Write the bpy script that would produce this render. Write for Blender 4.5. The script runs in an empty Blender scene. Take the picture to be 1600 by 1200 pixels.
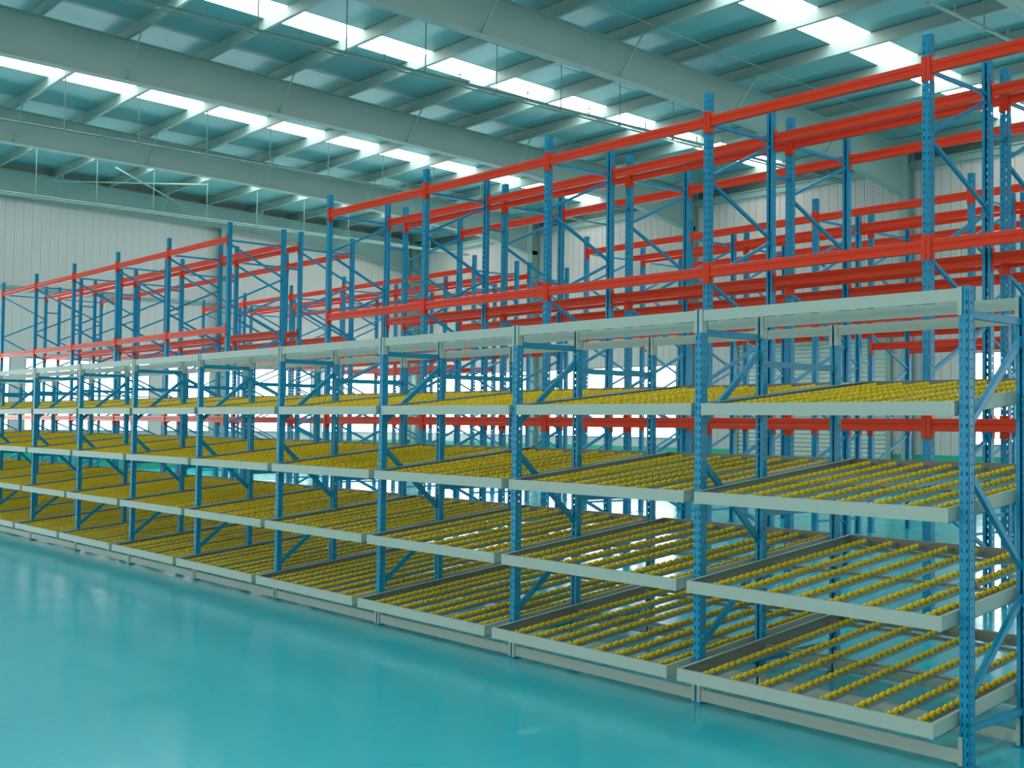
import bpy, bmesh, math, random
from mathutils import Matrix, Vector
random.seed(7)
SC = bpy.context.scene
COL = SC.collection

# ------------------------------------------------------------------ camera
cd = bpy.data.cameras.new('camera'); cam = bpy.data.objects.new('camera', cd); COL.objects.link(cam)
yaw, pit, rol = 0.70978, 0.03602, 0.01259
F = Vector((math.sin(yaw)*math.cos(pit), math.cos(yaw)*math.cos(pit), math.sin(pit)))
R = Vector((math.cos(yaw), -math.sin(yaw), 0)); U = R.cross(F)
R, U = math.cos(rol)*R+math.sin(rol)*U, -math.sin(rol)*R+math.cos(rol)*U
M = Matrix((R, U, -F)).transposed().to_4x4(); M.translation = Vector((-5.7489, -3.0800, 1.7467))
cam.matrix_world = M
cd.sensor_width = 36; cd.lens = 36*1807.66/1600; cd.clip_start = .1; cd.clip_end = 300
SC.camera = cam

# ------------------------------------------------------------------ world, exposure
SKY_E, WIN_E = 11.0, 8.0            # brightness of skylight and window panes
W = bpy.data.worlds.new('world'); SC.world = W; W.use_nodes = True
W.node_tree.nodes['Background'].inputs[0].default_value = (.75, .9, 1, 1)
W.node_tree.nodes['Background'].inputs[1].default_value = 1.0
vs = SC.view_settings; vs.view_transform = 'Standard'; vs.look = 'None'; vs.gamma = 1; vs.use_curve_mapping = False
vs.exposure = -0.78

# ------------------------------------------------------------------ materials
def lin(c): return tuple(((v/255)/12.92 if v/255 <= .04045 else ((v/255+.055)/1.055)**2.4) for v in c)
def mat(name, rgb, rough=.45, metal=0, var=.06, scale=3., bump=0, bscale=40., spec=.5, stretch=None):
    m = bpy.data.materials.new(name); m.use_nodes = True; nt = m.node_tree; b = nt.nodes['Principled BSDF']
    c = lin(rgb)
    tc = nt.nodes.new('ShaderNodeTexCoord'); src = tc.outputs['Object']
    if stretch:
        mp = nt.nodes.new('ShaderNodeMapping'); mp.inputs['Scale'].default_value = stretch
        nt.links.new(src, mp.inputs[0]); src = mp.outputs[0]
    n = nt.nodes.new('ShaderNodeTexNoise'); n.inputs['Scale'].default_value = scale; n.inputs['Detail'].default_value = 3
    nt.links.new(src, n.inputs['Vector'])
    mx = nt.nodes.new('ShaderNodeMix'); mx.data_type = 'RGBA'
    mx.inputs['A'].default_value = tuple(v*(1-var) for v in c)+(1,)
    mx.inputs['B'].default_value = tuple(min(1, v*(1+var)) for v in c)+(1,)
    nt.links.new(n.outputs['Fac'], mx.inputs['Factor']); nt.links.new(mx.outputs['Result'], b.inputs['Base Color'])
    b.inputs['Roughness'].default_value = rough; b.inputs['Metallic'].default_value = metal
    b.inputs['Specular IOR Level'].default_value = spec
    if bump:
        n2 = nt.nodes.new('ShaderNodeTexNoise'); n2.inputs['Scale'].default_value = bscale
        nt.links.new(src, n2.inputs['Vector'])
        bp = nt.nodes.new('ShaderNodeBump'); bp.inputs['Strength'].default_value = bump; bp.inputs['Distance'].default_value = .01
        nt.links.new(n2.outputs['Fac'], bp.inputs['Height']); nt.links.new(bp.outputs[0], b.inputs['Normal'])
    return m
def emis(name, rgb, e):
    m = bpy.data.materials.new(name); m.use_nodes = True; nt = m.node_tree; b = nt.nodes['Principled BSDF']
    b.inputs['Base Color'].default_value = lin(rgb)+(1,); b.inputs['Emission Color'].default_value = lin(rgb)+(1,)
    tc = nt.nodes.new('ShaderNodeTexCoord'); n = nt.nodes.new('ShaderNodeTexNoise'); n.inputs['Scale'].default_value = 2
    nt.links.new(tc.outputs['Object'], n.inputs['Vector'])
    mr = nt.nodes.new('ShaderNodeMapRange'); mr.inputs['To Min'].default_value = e*.92; mr.inputs['To Max'].default_value = e*1.08
    nt.links.new(n.outputs['Fac'], mr.inputs[0]); nt.links.new(mr.outputs[0], b.inputs['Emission Strength'])
    b.inputs['Roughness'].default_value = .3
    return m
BLUE = mat('blue_powder_coat', (0, 146, 186), .36, spec=.4, var=.05)
RED = mat('orange_red_powder_coat', (250, 56, 6), .3, spec=.4, var=.05)
GREY = mat('pale_grey_green_powder_coat', (184, 192, 178), .42, var=.03)
ZINC = mat('zinc_steel', (150, 158, 150), .45, metal=.3)
DGREY = mat('darker_grey_rail', (146, 142, 128), .5, metal=.2)  # darker grey for the side rail insides and the rear rails
YEL = mat('yellow_wheel_plastic', (255, 206, 26), .4, spec=.35, var=.1, scale=30)
STEEL = mat('structural_steel_paint', (150, 172, 164), .5, var=.04, scale=1)
FOIL = mat('foil_faced_insulation', (144, 188, 188), .42, metal=.15, var=.07, scale=1.4, bump=.25, bscale=9)
PANEL = mat('wall_panel_paint', (222, 206, 198), .45, var=.04, scale=.8)
DADO = mat('green_wall_paint', (44, 178, 142), .5)
GUT = mat('dark_eave_flashing', (96, 112, 108), .6)
SHUT = mat('shutter_steel', (214, 212, 200), .42, metal=.2)
SKYP = emis('translucent_roof_sheet', (248, 252, 252), SKY_E)
WINP = emis('daylit_window_glass', (250, 252, 252), WIN_E)
def floor_mat():
    m = mat('teal_epoxy_floor', (34, 194, 208), .16, var=.10, scale=.35, spec=.5)
    nt = m.node_tree; b = nt.nodes['Principled BSDF']; tc = [n for n in nt.nodes if n.type == 'TEX_COORD'][0]
    n = nt.nodes.new('ShaderNodeTexNoise'); n.inputs['Scale'].default_value = 2.2; n.inputs['Detail'].default_value = 4
    nt.links.new(tc.outputs['Object'], n.inputs['Vector'])
    mr = nt.nodes.new('ShaderNodeMapRange'); mr.inputs['To Min'].default_value = .10; mr.inputs['To Max'].default_value = .26
    nt.links.new(n.outputs['Fac'], mr.inputs[0]); nt.links.new(mr.outputs[0], b.inputs['Roughness'])
    n2 = nt.nodes.new('ShaderNodeTexNoise'); n2.inputs['Scale'].default_value = 5; n2.inputs['Detail'].default_value = 3
    nt.links.new(tc.outputs['Object'], n2.inputs['Vector'])
    bp = nt.nodes.new('ShaderNodeBump'); bp.inputs['Strength'].default_value = .10; bp.inputs['Distance'].default_value = .02
    nt.links.new(n2.outputs['Fac'], bp.inputs['Height']); nt.links.new(bp.outputs[0], b.inputs['Normal'])
    return m
FLOOR = floor_mat()

# ------------------------------------------------------------------ mesh helpers
class MB:
    def __init__(s): s.v = []; s.f = []
    def box(s, x0, x1, y0, y1, z0, z1):
        n = len(s.v)
        s.v += [(x, y, z) for z in (z0, z1) for y in (y0, y1) for x in (x0, x1)]
        s.f += [tuple(n+i for i in q) for q in ((0,2,3,1),(4,5,7,6),(0,1,5,4),(2,6,7,3),(0,4,6,2),(1,3,7,5))]
        return s
    def loft(s, profs, cap=True):                # list of rings of equal length
        n = len(s.v); k = len(profs[0])
        for p in profs: s.v += [tuple(q) for q in p]
        for i in range(len(profs)-1):
            for j in range(k):
                a, b = n+i*k+j, n+i*k+(j+1) % k
                s.f.append((a, b, b+k, a+k))
        if cap: s.f += [tuple(n+j for j in reversed(range(k))), tuple(n+(len(profs)-1)*k+j for j in range(k))]
        return s
    def bar(s, p, q, w, t, up=(0, 0, 1)):        # rectangular bar between points, w across, t along up-ish
        p, q = Vector(p), Vector(q); d = (q-p).normalized(); a = d.cross(Vector(up)).normalized()*w/2; b = d.cross(a).normalized()*t/2
        return s.loft([[o-a-b, o+a-b, o+a+b, o-a+b] for o in (p, q)])
    def tube(s, p, q, r, n=8):
        p, q = Vector(p), Vector(q); d = (q-p).normalized()
        u = d.orthogonal().normalized(); w = d.cross(u)
        return s.loft([[o+u*r*math.cos(6.2832*i/n)+w*r*math.sin(6.2832*i/n) for i in range(n)] for o in (p, q)])
    def mesh(s, name, m):
        me = bpy.data.meshes.new(name); me.from_pydata(s.v, [], s.f); 
        bm = bmesh.new(); bm.from_mesh(me); bmesh.ops.recalc_face_normals(bm, faces=bm.faces); bm.to_mesh(me); bm.free()
        me.materials.append(m); return me
CACHE = {}
def cached(key, fn):
    if key not in CACHE: CACHE[key] = fn()
    return CACHE[key]
def put(name, me, parent=None, loc=(0, 0, 0), rot=0):
    o = bpy.data.objects.new(name, me); COL.objects.link(o); o.parent = parent; o.location = loc
    if rot: o.rotation_euler = (0, 0, rot)
    return o
def thing(name, label, cat, loc, group=None):
    o = bpy.data.objects.new(name, None); COL.objects.link(o); o.location = loc; o.empty_display_size = .2
    o['label'] = label; o['category'] = cat
    if group: o['group'] = group
    return o
def struct(o): o['kind'] = 'structure'; return o

def post_mesh(key, H, wy, dx, pitch, t=.0025):
    """roll-formed C upright: slotted web at x=0 facing -X, holed flanges, open towards +X; top edge corner at y=0"""
    def build():
        bm = bmesh.new()
        def strip(P, ucuts, slots, slant, hole):
            # P(u,v)->xyz ; slots = column indices that carry a hole
            n = int(H/pitch); rows = []
            for i in range(n):
                a = i*pitch
                rows += [(a+pitch*(.5-hole/2), 0), (a+pitch*(.5+hole/2), 1)]
            vv = [(0, 0)]+rows+[(H, 0)]
            grid = []
            for k, (v, _) in enumerate(vv):
                r = []
                for j, u in enumerate(ucuts):
                    off = 0
                    for c in slots:
                        if j == c: off = slant[slots.index(c)]
                        if j == c+1: off = -slant[slots.index(c)]
                    r.append(bm.verts.new(P(u, v+(off if 0 < k < len(vv)-1 else 0))))
                grid.append(r)
            for k in range(len(vv)-1):
                for j in range(len(ucuts)-1):
                    if j in slots and k % 2 == 1 and 0 < k < len(vv)-2: continue
                    bm.faces.new((grid[k][j], grid[k][j+1], grid[k+1][j+1], grid[k+1][j]))
        w = wy
        strip(lambda u, v: (0, -u, v), [0, w*.16, w*.30, w*.70, w*.84, w], [1, 3], [pitch*.06, -pitch*.06], .44)
        strip(lambda u, v: (u, 0, v), [0, dx*.42, dx*.62, dx], [1], [0], .24)
        strip(lambda u, v: (u, -w, v), [0, dx*.42, dx*.62, dx], [1], [0], .24)
        for y0, y1 in ((0, -w*.34), (-w, -w*.66)):
            a = [bm.verts.new(p) for p in ((dx, y0, 0), (dx, y1, 0), (dx, y1, H), (dx, y0, H))]; bm.faces.new(a)
        bmesh.ops.remove_doubles(bm, verts=bm.verts, dist=1e-5)
        bmesh.ops.recalc_face_normals(bm, faces=bm.faces)
        bmesh.ops.solidify(bm, geom=bm.faces[:], thickness=t)
        me = bpy.data.meshes.new(key); bm.to_mesh(me); bm.free(); me.materials.append(BLUE); return me
    return cached(key, build)

# ------------------------------------------------------------------ building shell
XW, YE, X0, Y0 = 24.0, 38.0, -25.0, -19.0
RIDGE = -.5
def zr(x): return 10.47-.033*x if x >= RIDGE else 10.47-.033*RIDGE-.033*(RIDGE-x)     # underside of purlins
fl = put('floor', MB().box(X0-.5, XW+.5, Y0-.5, YE+1, -.25, 0).mesh('floor', FLOOR)); struct(fl)

ceil = put('ceiling', None); struct(ceil)
PX = [2.5+1.92*i for i in range(-19, 12)]; PX = [x for x in PX if X0 < x < XW-.2]+[XW-.28]
BAYS = [(YE-7.9*(i+1), YE-7.9*i) for i in range(7) ]; BAYS = [(a, b) for a, b in BAYS if a > Y0-1]
RY = [YE-.15]+[a for a, b in BAYS]; RY[-1] = max(RY[-1], Y0+.2)
SKW = 1.0
strips = [(a+b)/2+.7 for a, b in BAYS]; strips[0] -= .8
# roof sheets between the skylight strips, corrugated slightly
def sheet(y0, y1, name='roof_sheet'):
    mb = MB()
    for xa, xb in ((X0-.5, RIDGE), (RIDGE, XW+.6)):
        n = len(mb.v); za, zb = zr(xa)+.31, zr(xb)+.31
        mb.loft([[(xa, y0, za), (xa, y1, za), (xa, y1, za+.06), (xa, y0, za+.06)], [(xb, y0, zb), (xb, y1, zb), (xb, y1, zb+.06), (xb, y0, zb+.06)]])
    return put(name, mb.mesh(name, FOIL), ceil)
ys = [Y0-.5]+[v for c in sorted(strips) for v in (c-SKW/2, c+SKW/2)]+[YE+1.0]
for i in range(0, len(ys), 2): sheet(ys[i], ys[i+1])
# skylight panes: one per purlin gap
for c in strips:
    xs = [X0-.4]+PX+[XW+.5]
    for xa, xb in zip(xs, xs[1:]):
        if xa < RIDGE < xb: continue
        if xb < -21: continue
        za, zb = zr(xa)+.32, zr(xb)+.32
        mb = MB().loft([[(0, -SKW/2, 0), (0, SKW/2, 0), (0, SKW/2, .02), (0, -SKW/2, .02)], [(xb-xa, -SKW/2, zb-za), (xb-xa, SKW/2, zb-za), (xb-xa, SKW/2, zb-za+.02), (xb-xa, -SKW/2, zb-za+.02)]])
        put('skylight_pane', mb.mesh('skylight_pane', SKYP), ceil, (xa, c, za))
    # where the ridge cap and the far strip are opaque
    mb = MB(); 
    for xa, xb in zip(xs, xs[1:]):
        if xa < RIDGE < xb or xb < -21:
            mb.loft([[(xa, c-SKW/2, zr(xa)+.31), (xa, c+SKW/2, zr(xa)+.31), (xa, c+SKW/2, zr(xa)+.37), (xa, c-SKW/2, zr(xa)+.37)], [(xb, c-SKW/2, zr(xb)+.31), (xb, c+SKW/2, zr(xb)+.31), (xb, c+SKW/2, zr(xb)+.37), (xb, c-SKW/2, zr(xb)+.37)]])
    put('roof_sheet', mb.mesh('roof_sheet', FOIL), ceil)
# purlins: Z sections running along Y
def purlin_mesh():
    y0, y1 = Y0, YE+.6; t = .006
    return MB().box(-.004, .004, y0, y1, 0, .305).box(-.085, .004, y0, y1, 0, t).box(-.004, .085, y0, y1, .299, .305).box(-.085, -.079, y0, y1, 0, .025).mesh('purlin', STEEL)
pm = purlin_mesh()
for x in PX: put('purlin', pm, ceil, (x, 0, zr(x)))
# sag rods between purlins
for c in strips:
    for dy in (-2.5, 2.1):
        mb = MB()
        for xa, xb in zip(PX, PX[1:]): mb.tube((xa, c+dy, zr(xa)+.06), (xb, c+dy, zr(xb)+.06), .008, 5)
        put('sag_rod', mb.mesh('sag_rod', STEEL), ceil)
# rafters: tapered I sections across X, haunched at the wall
def low(x):
    pts = [(RIDGE, 9.42), (2, 9.40), (11, 9.30), (15, 9.17), (21, 8.78), (23.45, 8.35)]
    for (a, za), (b, zb) in zip(pts, pts[1:]):
        if x <= b: return za+(zb-za)*(max(x, a)-a)/(b-a)
    return 8.35
def rafter_mesh():
    mb = MB(); sx = [RIDGE, 2, 11, 15, 18, 21, 23.45]; t = .006
    mirror = lambda x: 2*RIDGE-x
    for f in (lambda x: x, mirror):
        for a, b in zip(sx, sx[1:]):
            A, B = f(a), f(b)
            za, zb = zr(a), zr(b); la, lb = low(a), low(b)
            mb.loft([[(A, -t, la), (A, t, la), (A, t, za), (A, -t, za)], [(B, -t, lb), (B, t, lb), (B, t, zb), (B, -t, zb)]])
            mb.loft([[(A, -.13, la), (A, .13, la), (A, .13, la+.014), (A, -.13, la+.014)], [(B, -.13, lb), (B, .13, lb), (B, .13, lb+.014), (B, -.13, lb+.014)]])
            mb.loft([[(A, -.13, za-.014), (A, .13, za-.014), (A, .13, za), (A, -.13, za)], [(B, -.13, zb-.014), (B, .13, zb-.014), (B, .13, zb), (B, -.13, zb)]])
    return mb.mesh('rafter', STEEL)
rm = rafter_mesh()
def stiff(x):
    return MB().box(-.008, .008, -.12, .12, low(x), zr(x)).box(-.03, .03, -.12, -.1, low(x)-.03, zr(x)+.0).mesh('splice_plate', STEEL)
splices = {x: stiff(x) for x in (-1.5, 7.4, 15.8, 21.2)}
def brace_mesh(x, s):
    return MB().bar((x, 0.02*s, low(x)+.05), (x, .75*s, zr(x)+.02), .03, .03, (1, 0, 0)).mesh('flange_brace', STEEL)
bmsh = {(x, s): brace_mesh(x, s) for x in PX[1::2] if x > -2 for s in (-1, 1)}
for ry in RY:
    r = put('rafter', rm, ceil, (0, ry, 0))
    if ry > 5:
        for x, me in splices.items(): put('splice_plate', me, r)
        for (x, s), me in bmsh.items():
            if x < XW-1 and not (s > 0 and ry > YE-1): put('flange_brace', me, r)

# columns on the long right wall
def col_mesh():
    mb = MB(); a, b = XW-.28, XW-.02; at = XW-.42
    for (x0, x1, y0, y1, X1t) in ((a, a+.014, -.13, .13, 1), ):
        mb.loft([[(a, -.13, 0), (a+.014, -.13, 0), (a+.014, .13, 0), (a, .13, 0)], [(at, -.13, 8.5), (at+.014, -.13, 8.5), (at+.014, .13, 8.5), (at, .13, 8.5)]])
        mb.loft([[(a, -.005, 0), (b, -.005, 0), (b, .005, 0), (a, .005, 0)], [(at, -.005, 8.5), (b, -.005, 8.5), (b, .005, 8.5), (at, .005, 8.5)]])
    mb.box(b-.014, b, -.13, .13, 0, 9.65).box(at, b, -.005, .005, 8.35, 9.66).box(at, at+.014, -.13, .13, 8.35, 9.66)
    return mb.mesh('column', STEEL)
cm = col_mesh()

# ---- walls. ribbed metal panels, windows, dado
WZ0, WZ1, DZ, EZ = 1.36, 3.9, 1.08, 9.14
wr = put('wall_right', MB().box(XW+.06, XW+.16, Y0, YE+1, 0, 10).mesh('wall_right', PANEL)); struct(wr)
we = put('wall_end', MB().box(X0, XW+.5, YE+.96, YE+1.06, 0, 11.2).mesh('wall_end', PANEL)); struct(we)
# openings along the right wall (y ranges) and end wall (x ranges)
RW = [(-18, -9.9), (-9.1, -1.9), (-1.1, 5.9), (6.8, 12.45), (22.97, 29.6), (30.4, 37.6)]
DOOR = (14.87, 20.5)
EW = [(-23.1, -16.6), (-15.8, -9.3), (-8.5, -1.2), (-.4, 6.98), (7.45, 11.95), (12.4, 14.35), (14.95, 18.8), (19.3, 23.2)]
PP = .30
def pan_mesh(h, key): return cached(('pan', round(h, 2), key), lambda: MB().box(.0, .03, (.007 if key == 'r' else .0035), PP-(.007 if key == 'r' else .0035), 0, h).box(-.004, .0, PP*.3, PP*.4, 0, h).box(-.004, 0, PP*.65, PP*.75, 0, h).mesh('panel', PANEL))
y = 5.6
while y < YE+.2:
    yc = y+PP/2
    inwin = any(a < yc < b for a, b in RW); indoor = DOOR[0] < yc < DOOR[1]
    segs = [(DZ, EZ)]
    if inwin: segs = [(WZ1, EZ)]
    if indoor: segs = [(4.75, EZ)]
    for a, b in segs: put('panel', pan_mesh(b-a, 'r'), wr, (XW, y, a))
    y += PP
x = 3.4
while x < XW-.2:
    put('panel', pan_mesh(9.35-WZ1, 'e'), we, (x+PP, YE+.1, WZ1), math.pi/2); x += PP
# plain wall in places beyond the frame and below windows, and the green dado
mb = MB(); md = MB()
mb.box(XW, XW+.05, Y0, 5.6, WZ1, EZ)
prev = Y0
for a, b in sorted(RW+[DOOR])+[(YE+.3, YE+.3)]:
    if prev < 5.6: mb.box(XW, XW+.05, prev, min(a, 5.6), DZ, WZ1)
    if a != DOOR[0] and b > a: mb.box(XW-.01, XW+.05, a, b, DZ, WZ0)
    prev = b
prev = Y0
for a, b in (DOOR, (YE+.3, 0)): md.box(XW-.015, XW+.05, prev, a, 0, DZ); prev = b
put('lower_wall_sheet', mb.mesh('lower_wall_sheet', PANEL), wr); put('green_dado', md.mesh('green_dado', DADO), wr)['label'] = 'green painted lower band of the right wall'
mb = MB().box(X0, 3.4, YE+.08, YE+.14, WZ1, 9.35); prev = X0
for a, b in EW+[(XW+.1, XW+.1)]:
    mb.box(prev, a, YE+.0, YE+.14, DZ, WZ1)
    if b > a: mb.box(a, b, YE+.07, YE+.14, DZ, WZ0)
    prev = b
put('lower_wall_sheet', mb.mesh('lower_wall_sheet', PANEL), we)
put('green_dado', MB().box(X0, XW, YE+.06, YE+.14, 0, DZ).mesh('green_dado', DADO), we)['label'] = 'green painted lower band of the end wall'
for yy in RY[:-1]: put('column', cm, wr, (0, yy, 0))
put('eave_strip', MB().box(XW-.12, XW+.05, Y0, YE, 9.12, 9.34).box(XW-.16, XW-.12, Y0, YE, 9.30, 9.34).mesh('eave_strip', STEEL), wr)
put('eave_flashing', MB().box(XW-.02, XW+.05, Y0, YE+.9, 9.34, 9.9).mesh('eave_flashing', GUT), wr)['label'] = 'dark flashing above the eave strip'
for z in (6.2,):
    put('girt', MB().box(XW-.10, XW-.02, Y0, YE, z, z+.07).mesh('girt', STEEL), wr)
    put('girt', MB().box(X0, XW, YE, YE+.08, z+.05, z+.13).mesh('girt', STEEL), we) if z < 7 else None
for x in (14.65, -8.9, -16.2): put('column', MB().box(x-.12, x+.12, YE-.02, YE-.005, 0, 9.3).box(x-.12, x+.12, YE-.26, YE-.245, 0, 9.3).box(x-.006, x+.006, YE-.26, YE-.005, 0, 9.3).mesh('column', STEEL), we)
# rear and left walls (behind the camera) close the hall
mb = MB().box(X0-.4, XW+.5, Y0-.3, Y0-.1, 0, 11.2)
wb = put('wall_rear', mb.mesh('wall_rear', PANEL)); struct(wb)
wl = put('wall_left', MB().box(X0-.3, X0-.1, Y0, YE+1, 0, WZ0).box(X0-.3, X0-.1, Y0, YE+1, WZ1, 11).mesh('wall_left', PANEL)); struct(wl)

# windows
wn = [0]
def window(axis, a, b, fixed, detail=True):
    wn[0] += 1; L = b-a
    fr = MB(); d = .07
    def bx(mb, u0, u1, z0, z1, o=0, th=d):
        if axis == 'y': mb.box(-.02+o, -.02+o+th, u0, u1, z0, z1)
        else: mb.box(u0, u1, -.02+o, -.02+o+th, z0, z1)
    bx(fr, 0, L, 0, .05); bx(fr, 0, L, WZ1-WZ0-.05, WZ1-WZ0); bx(fr, 0, .05, .05, WZ1-WZ0-.05); bx(fr, L-.05, L, .05, WZ1-WZ0-.05)
    o = put('window_%d' % wn[0], fr.mesh('window_frame', STEEL), None, (fixed, a, WZ0) if axis == 'y' else (a, fixed, WZ0)); struct(o)
    n = max(1, round(L/1.15)); w = L/n; H = WZ1-WZ0
    if not detail: n, w = 1, L
    for i in range(n):
        if i:
            m_ = MB(); bx(m_, i*w-.03, i*w+.03, .05, H-.05, 0, .05); put('mullion', m_.mesh('mullion', STEEL), o)
        for z0, z1 in ((.05, H*.5-.03), (H*.5+.03, H-.05)):
            p = MB(); bx(p, i*w+.03, (i+1)*w-.03, z0, z1, .03, .012); put('pane', p.mesh('pane', WINP), o)
    t = MB(); bx(t, .05, L-.05, H*.5-.03, H*.5+.03, 0, .05); put('transom', t.mesh('transom', STEEL), o)
for a, b in RW: window('y', a, b, XW, a > 5)
for a, b in EW: window('x', a, b, YE+.05, a > 3)
window('y', Y0+1, YE-1, X0-.25, False)

# roller shutter
dr = put('door_1', None, None, (XW-.02, DOOR[0], 0)); struct(dr)
DL = DOOR[1]-DOOR[0]
put('guide_rail', MB().box(-.1, .04, 0, .16, 0, 4.75).mesh('guide_rail', STEEL), dr)
put('guide_rail', MB().box(-.1, .04, DL-.16, DL, 0, 4.75).mesh('guide_rail', STEEL), dr)
put('shutter_box', MB().box(-.4, .04, 0, DL, 4.45, 4.95).mesh('shutter_box', GREY), dr)
mb = MB(); z = 0.02
while z < 4.45:
    mb.loft([[(0, yy, z), (-.035, yy, z+.05), (-.035, yy, z+.09), (0, yy, z+.128), (.02, yy, z+.128), (.02, yy, z)] for yy in (.14, DL-.14)]); z += .13
sl = put('slats', mb.mesh('slats', SHUT), dr); sl['kind'] = 'stuff'

# sprinkler pipes with hangers, running across the hall
def pipe(yp, z, x0, double, label):
    t = thing('sprinkler_pipe', label, 'pipe', (x0, yp, z), None)
    put('pipe', MB().tube((0, 0, 0), (XW-.3-x0, 0, 0), .035, 10).mesh('pipe', STEEL), t)
    if double: put('pipe', MB().tube((0, .13, -.03), (XW-.3-x0, .13, -.03), .022, 8).mesh('pipe', STEEL), t)
    for x in PX[::1]:
        if x > x0+.2 and x < XW-1:
            h = zr(x)-z
            put('hanger', MB().tube((x-x0, 0, 0), (x-x0, 0, h), .014, 6).box(x-x0-.03, x-x0+.03, -.05, .05, -.05, -.03).mesh('hanger', STEEL), t)
            put('sprinkler_head', MB().tube((x-x0+.9, 0, .02), (x-x0+.9, 0, .16), .012, 6).tube((x-x0+.9, 0, .16), (x-x0+.9, 0, .175), .035, 8).mesh('sprinkler_head', ZINC), t) if x < XW-2 else None
pipe(16.1, 9.0, -14, True, 'pair of white pipes crossing the top left of the ceiling, nearer of the two pairs')
pipe(26.1, 9.0, -14, False, 'single white pipe with long hangers across the ceiling at left, below the skylight row')
pipe(34.0, 8.75, -14, True, 'pair of white pipes hung just before the end wall')
pipe(7.03, 9.0, -14, False, 'single white pipe in the top right corner, above the tallest red beam')
t = thing('cross_brace', 'white crossed rod bracing under the last roof bay by the end wall', 'brace', (0, 0, 0))
put('rod', MB().tube((9.0, 34.3, 10.1), (12.95, 37.4, 9.72), .03, 6).mesh('rod', STEEL), t)
put('rod', MB().tube((7.9, 37.1, 9.93), (11.9, 33.6, 9.85), .025, 6).mesh('rod', STEEL), t)

# ------------------------------------------------------------------ carton flow racks
FL, FX1, FX2, FH = 1.8, .6325, 1.5024, 2.513
PW, PD = .054, .052
fpost = post_mesh('flow_post', FH, PW, PD, .05, .002)
foot = MB().box(-.02, PD+.02, -PW-.02, .02, 0, .006).mesh('foot_plate', BLUE)
BL = FL-PW                                  # clear length between posts
def top_beam():
    return MB().box(.002, .005, .010, BL-.010, 0, .07).box(.005, .014, .010, BL-.010, 0, .003).box(.005, .014, .010, BL-.010, .067, .07).mesh('beam', GREY)
def conn(h, far):
    mb = MB(); y0 = BL if far else 0
    ya, yb = (y0-.006, y0+.018) if far else (y0-.018, y0+.006)
    mb.box(-.0075, -.0045, ya, yb, 0, h)           # hooks over the post face
    mb.box(-.0045, .040, y0-.0075 if far else y0+.0045, y0-.0045 if far else y0+.0075, 0, h)
    return mb.mesh('connector', GREY)
beam_m, conn_m = top_beam(), (conn(.15, 0), conn(.15, 1))
SL = .11
TR = {0: (-.02, 1.77, 1.905), 1: (-.085, 1.69, 1.345), 2: (-.15, 1.64, .79), 3: (-.235, 1.56, .255)}
def rail_mesh(Ln, side):
    h = .078; mb = MB(); t = .003; s = side
    def ring(x): z = x*SL; return [(x, 0, z-h), (x, t*s, z-h), (x, t*s, z-t), (x, .022*s, z-t), (x, .022*s, z), (x, 0, z)]
    mb.loft([ring(0), ring(Ln)])
    def ring2(x): z = x*SL; return [(x, 0, z-h), (x, .022*s, z-h), (x, .022*s, z-h+t), (x, 0, z-h+t)]
    mb.loft([ring2(0), ring2(Ln)])
    for zz in (-.02, -.05): mb.tube((.02, 0, zz), (.02, -.003*s, zz), .005, 6)
    k = len(mb.f)
    mb.loft([[(x, (t+.0005)*s, x*SL-h+.004), (x, (t+.0015)*s, x*SL-h+.004), (x, (t+.0015)*s, x*SL-t-.001), (x, (t+.0005)*s, x*SL-t-.001)] for x in (.001, Ln-.001)])  # thin darker grey layer added over the inside of the web
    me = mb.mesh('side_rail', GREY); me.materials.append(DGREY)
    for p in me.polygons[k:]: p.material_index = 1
    return me
TY0, TY1 = .016, BL-.016                    # tray extents from the near post
TW = TY1-TY0
def lip_mesh():
    mb = MB().box(-.003, 0, TY0, TY1, -.075, .0).box(0, .022, TY0, TY1, -.003, 0).box(0, .022, TY0, TY1, -.075, -.072)
    for y in (TY0+.03, TY1-.03):
        for z in (-.02, -.055): mb.tube((-.006, y, z), (-.003, y, z), .005, 6)
    return mb.mesh('front_lip', GREY)
lip_m = lip_mesh()
def end_mesh():
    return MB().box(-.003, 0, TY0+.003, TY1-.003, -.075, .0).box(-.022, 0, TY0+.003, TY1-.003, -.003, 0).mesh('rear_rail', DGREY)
end_m = end_mesh()
sup_m = MB().box(-.02, .02, TY0+.003, TY1-.003, -.062, -.048).box(-.02, -.017, TY0+.003, TY1-.003, -.075, -.048).box(.017, .02, TY0+.003, TY1-.003, -.075, -.048).mesh('support_bar', GREY)
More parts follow.
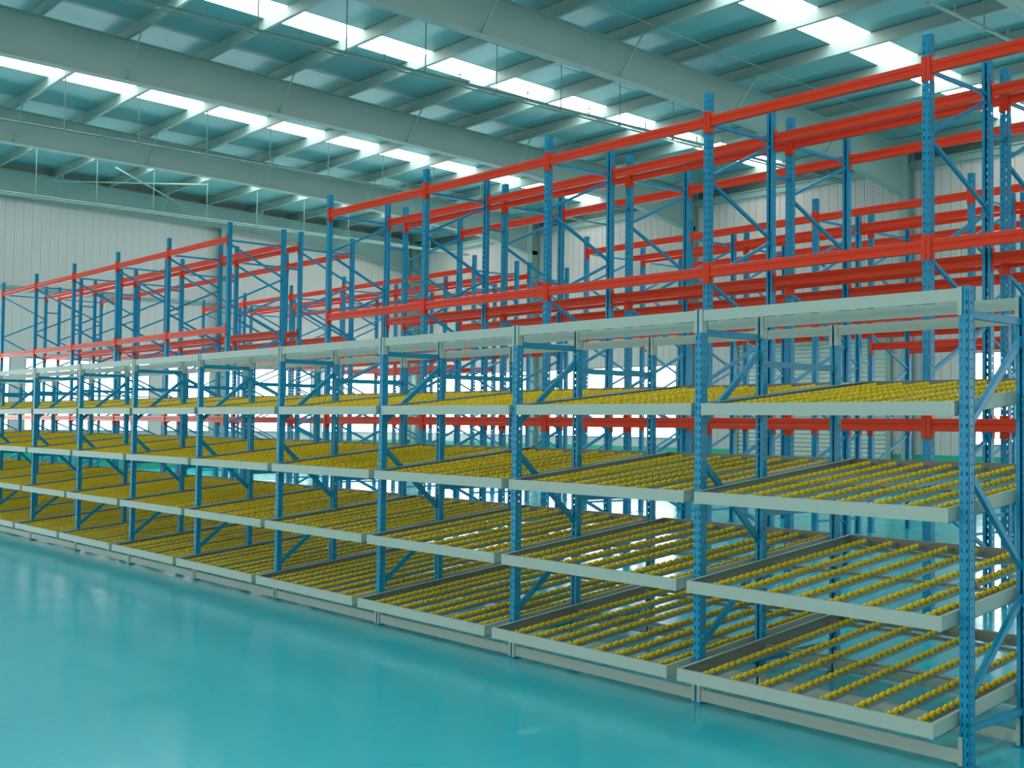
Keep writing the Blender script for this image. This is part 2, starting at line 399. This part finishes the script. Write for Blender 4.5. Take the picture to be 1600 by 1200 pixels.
def track_mesh(Ln):
    mb = MB(); p = .033; n = int((Ln-.03)/p)
    def ring(x): z = x*SL-.048; return [(x, -.015, z), (x, .015, z), (x, .015, z+.022), (x, .013, z+.022), (x, .013, z+.004), (x, -.013, z+.004), (x, -.013, z+.022), (x, -.015, z+.022)]
    mb.loft([ring(0), ring(Ln)])
    ch = mb.mesh('rail_channel', ZINC)
    w = MB(); r = .0165
    for i in range(n):
        x = .02+i*p; z = x*SL-.018; o_ = .0045 if i % 2 else -.0045
        prof = [(o_-.0085, .009), (o_-.006, r), (o_+.006, r), (o_+.0085, .009)]
        w.loft([[(x+rr*math.cos(6.2832*k/10), yy, z+rr*math.sin(6.2832*k/10)) for k in range(10)] for yy, rr in prof])
    wm = w.mesh('wheels', YEL)
    # one mesh with both materials
    bm = bmesh.new(); bm.from_mesh(ch); k = len(bm.faces); bm.from_mesh(wm); bm.faces.ensure_lookup_table()
    for f in bm.faces[k:]: f.material_index = 1
    me = bpy.data.meshes.new('wheel_track'); bm.to_mesh(me); bm.free(); me.materials.append(ZINC); me.materials.append(YEL)
    return me
TRM = {}
for k, (xa, xb, zt) in TR.items():
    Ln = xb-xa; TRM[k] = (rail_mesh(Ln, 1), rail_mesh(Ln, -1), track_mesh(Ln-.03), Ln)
def fb(p, q, w=.038, key='flow_brace'):       # C-shaped brace in the frame's XZ plane
    P, Q = Vector(p), Vector(q); d = (Q-P).normalized(); n = Vector((-d.z, 0, d.x)); mb = MB(); t = .0025
    y0, y1 = -PW+.020, -.008
    for (a, b, c, e) in ((-w/2, w/2, y0, y0+t), (-w/2, -w/2+t, y0, y1), (w/2-t, w/2, y0, y1)):
        mb.loft([[o+n*a+Vector((0, c, 0)), o+n*b+Vector((0, c, 0)), o+n*b+Vector((0, e, 0)), o+n*a+Vector((0, e, 0))] for o in (P, Q)])
    return mb.mesh(key, BLUE)
a, b = PD*.7, FX1+PD*.3
FBR = [fb((a, 0, 2.365), (b, 0, 2.365), .042), fb((b, 0, 2.27), (a, 0, 1.76)), fb((a, 0, 1.545), (b, 0, .99)), fb((b, 0, .83), (a, 0, .345)), fb((a, 0, .2), (b, 0, .2), .042)]
FSP = [fb((FX1+PD*.7, 0, z), (FX2+PD*.3, 0, z), .042) for z in (2.19, 1.18, .2)]
def flow_frame(t, y):
    """three uprights across the depth with their bracing; y = far edge of the posts in the bay's frame"""
    for i, x in enumerate((0, FX1, FX2)):
        if i == 0: p = put('post', fpost, t, (x, y, 0))
        else: p = put('post', fpost, t, (x+PD, y-PW, 0), math.pi)
        put('foot_plate', foot, p)
    for m_ in FBR: put('brace', m_, t, (0, y, 0))
    for m_ in FSP: put('spacer_bar', m_, t, (0, y, 0))
ORD = ['first', 'second', 'third', 'fourth', 'fifth', 'sixth', 'seventh', 'eighth', 'ninth', 'tenth', 'eleventh', 'twelfth', 'thirteenth']
TRK = [1.55, 1.345, 1.14, .93, .72, .50, .30, .125]
NB = 13
for n in range(NB):
    if n == 0: lab = 'grey-blue flow rack bay with yellow roller tracks, nearest the camera at the right end'
    elif n == NB-1: lab = 'farthest flow rack bay of the grey-blue run, mostly hidden at the left edge'
    else: lab = 'grey-blue flow rack bay with yellow roller tracks, %s from the right end' % ORD[n]
    t = thing('flow_rack_bay', lab, 'flow rack', (0, n*FL, 0), 'carton flow rack bays in the front run')
    flow_frame(t, 0)
    if n == NB-1: flow_frame(t, FL)
    for x, fr in ((0, 0), (FX1, 1), (FX2, 2)):
        for zb, up in ((FH-.08, 0), (.018, 1)):
            if fr == 0: bm_ = put('beam', beam_m, t, (x, 0, zb))
            else: bm_ = put('beam', beam_m, t, (x, 0, zb))
            for cn in conn_m: put('connector', cn, bm_, (0, 0, -.075 if not up else -.009))
    for k, (xa, xb, zt) in TR.items():
        rl, rr, tk, Ln = TRM[k]
        # the lip is the shelf part, everything else hangs on it
        tr = put('shelf_tray', lip_m, t, (xa, 0, zt))
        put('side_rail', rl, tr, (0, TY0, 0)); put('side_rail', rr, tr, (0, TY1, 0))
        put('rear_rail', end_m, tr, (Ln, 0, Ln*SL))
        for xs in (.12, Ln*.5, Ln-.14): put('support_bar', sup_m, tr, (xs, 0, xs*SL))
        for j, yy in enumerate(TRK):
            dy = 0 if n == 0 else random.uniform(-.035, .035)
            put('wheel_track', tk, tr, (.015, yy+dy, .0))

# ------------------------------------------------------------------ pallet racks
PH, PWY, PDX = 5.537, .085, .065
y00, LA, GAP = 2.6986, 2.68655, .88543
XA, XR, XB, XS = 4.3458, 5.5050, 5.8815, 7.0926
ROWX = {'A': (XA, XR), 'B': (XB, XS), 'C': (10.30, 11.55), 'D': (11.94, 13.14)}
def yk(k): return y00+k*LA+(GAP if k > 4 else 0)
ppost = post_mesh('pallet_post', PH, PWY, PDX, .075, .0025)
pfoot = MB().box(-.03, PDX+.03, -PWY-.03, .03, 0, .008).mesh('foot_plate', BLUE)
PL = LA-PWY
def red_beam():
    # step-formed box beam: two flats with a shallow groove between
    def ring(y): g = [(0, .004), (0, .046), (.007, .054), (.007, .068), (0, .076), (0, .116), (.004, .12)]; return [(a, y, b) for a, b in [(.004, 0)]+g]+[(.05-a, y, b) for a, b in reversed(g)]+[(.046, y, 0)]
    return MB().loft([ring(.012), ring(PL-.012)]).mesh('beam', RED)
rb = red_beam()
def red_conn(far):
    mb = MB(); h = .24
    if far: ya, yb, yc = PL-.004, PL+.040, PL
    else: ya, yb, yc = -.040, .004, 0
    mb.box(-.010, -.005, ya, yb, 0, h)
    mb.box(-.005, .055, (yc-.010) if far else yc+.005, yc-.005 if far else yc+.010, 0, h)
    yb_ = (ya+yb)/2
    for z in (.04, .12, .2): mb.tube((-.0125, yb_, z), (-.0095, yb_, z), .008, 6)
    return mb.mesh('connector', RED)
rc = {0: red_conn(False), 1: red_conn(True)}
def pb(p, q, w=.036):
    P, Q = Vector(p), Vector(q); d = (Q-P).normalized(); n = Vector((-d.z, 0, d.x)); mb = MB(); t = .003
    y0, y1 = -PWY*.5-.016, -PWY*.5+.016
    for (a, b, c, e) in ((-w/2, w/2, y0, y0+t), (-w/2, -w/2+t, y0, y1), (w/2-t, w/2, y0, y1)):
        mb.loft([[o+n*a+Vector((0, c, 0)), o+n*b+Vector((0, c, 0)), o+n*b+Vector((0, e, 0)), o+n*a+Vector((0, e, 0))] for o in (P, Q)])
    return mb
def braces(D, g2):
    a, b = PDX*.7, D+PDX*.3; out = [pb((a, 0, 5.19), (b, 0, 5.19)), pb((a, 0, .25), (b, 0, .25))]
    nodes = [5.14-.575*i for i in range(9)]
    for i in range(8):
        p, q = (a, b) if (i % 2 == 0) == g2 else (b, a)
        out.append(pb((p, 0, nodes[i]-.02), (q, 0, nodes[i+1]+.02)))
    return [m_.mesh('brace', BLUE) for m_ in out]
BR = {}
for r, (x0, x1) in ROWX.items():
    for g2 in (False, True): BR[r, g2] = braces(x1-x0, g2)
spc = MB().bar((PDX, -PWY/2, 0), (XB-XR-.006, -PWY/2, 0), .03, .04).mesh('row_spacer', BLUE)
def pallet_frame(t, r, y, g2):
    x0, x1 = ROWX[r]; D = x1-x0
    p = put('post', ppost, t, (0, y, 0)); put('foot_plate', pfoot, p)
    p = put('post', ppost, t, (D+PDX, y-PWY, 0), math.pi); put('foot_plate', pfoot, p)
    for m_ in BR[r, g2]: put('brace', m_, t, (0, y, 0))
    if r in 'AC':
        gap = ROWX['B' if r == 'A' else 'D'][0]-x1
        for z in (4.78, 2.9, .9): put('row_spacer', spc, t, (D, y, z))
ROWN = {'A': 'nearest row', 'B': 'second row',
        'C': 'third row', 'D': 'farthest row'}
def pallet_bay(r, k, end, pos):
    x0, x1 = ROWX[r]; D = x1-x0; g2 = k >= 5
    t = thing('pallet_rack_bay', 'red-beamed pallet rack bay, %s, %s' % (pos, ROWN[r]), 'pallet rack', (x0, yk(k), 0),
              {'A': 'pallet rack bays of the nearest row', 'B': 'pallet rack bays of the second row', 'C': 'pallet rack bays of the third row', 'D': 'pallet rack bays of the farthest row'}[r])
    pallet_frame(t, r, 0, g2)
    if end: pallet_frame(t, r, LA, g2)
    lv = [5.152, 3.44, 1.742]
    if r == 'D' and (k <= 1 or k in (6, 7)): lv.append(3.13)
    for z in lv:
        for xx, rot in ((0, 0), (D+PDX, 1)):
            if not rot: b_ = put('beam', rb, t, (xx, 0, z))
            else: b_ = put('beam', rb, t, (xx, PL, z), math.pi)
            put('connector', rc[0], b_, (0, 0, -.07)); put('connector', rc[1], b_, (0, 0, -.07))
for r in 'ABCD':
    ks = list(range(-1 if r in 'AB' else 0, 4))
    for k in ks:
        i = 3-k
        pallet_bay(r, k, k == 3, ('%s right of the cross aisle gap' % ORD[i]))
    for k in range(5, 10):
        pallet_bay(r, k, k == 9, ('%s left of the cross aisle gap' % ORD[k-5]))
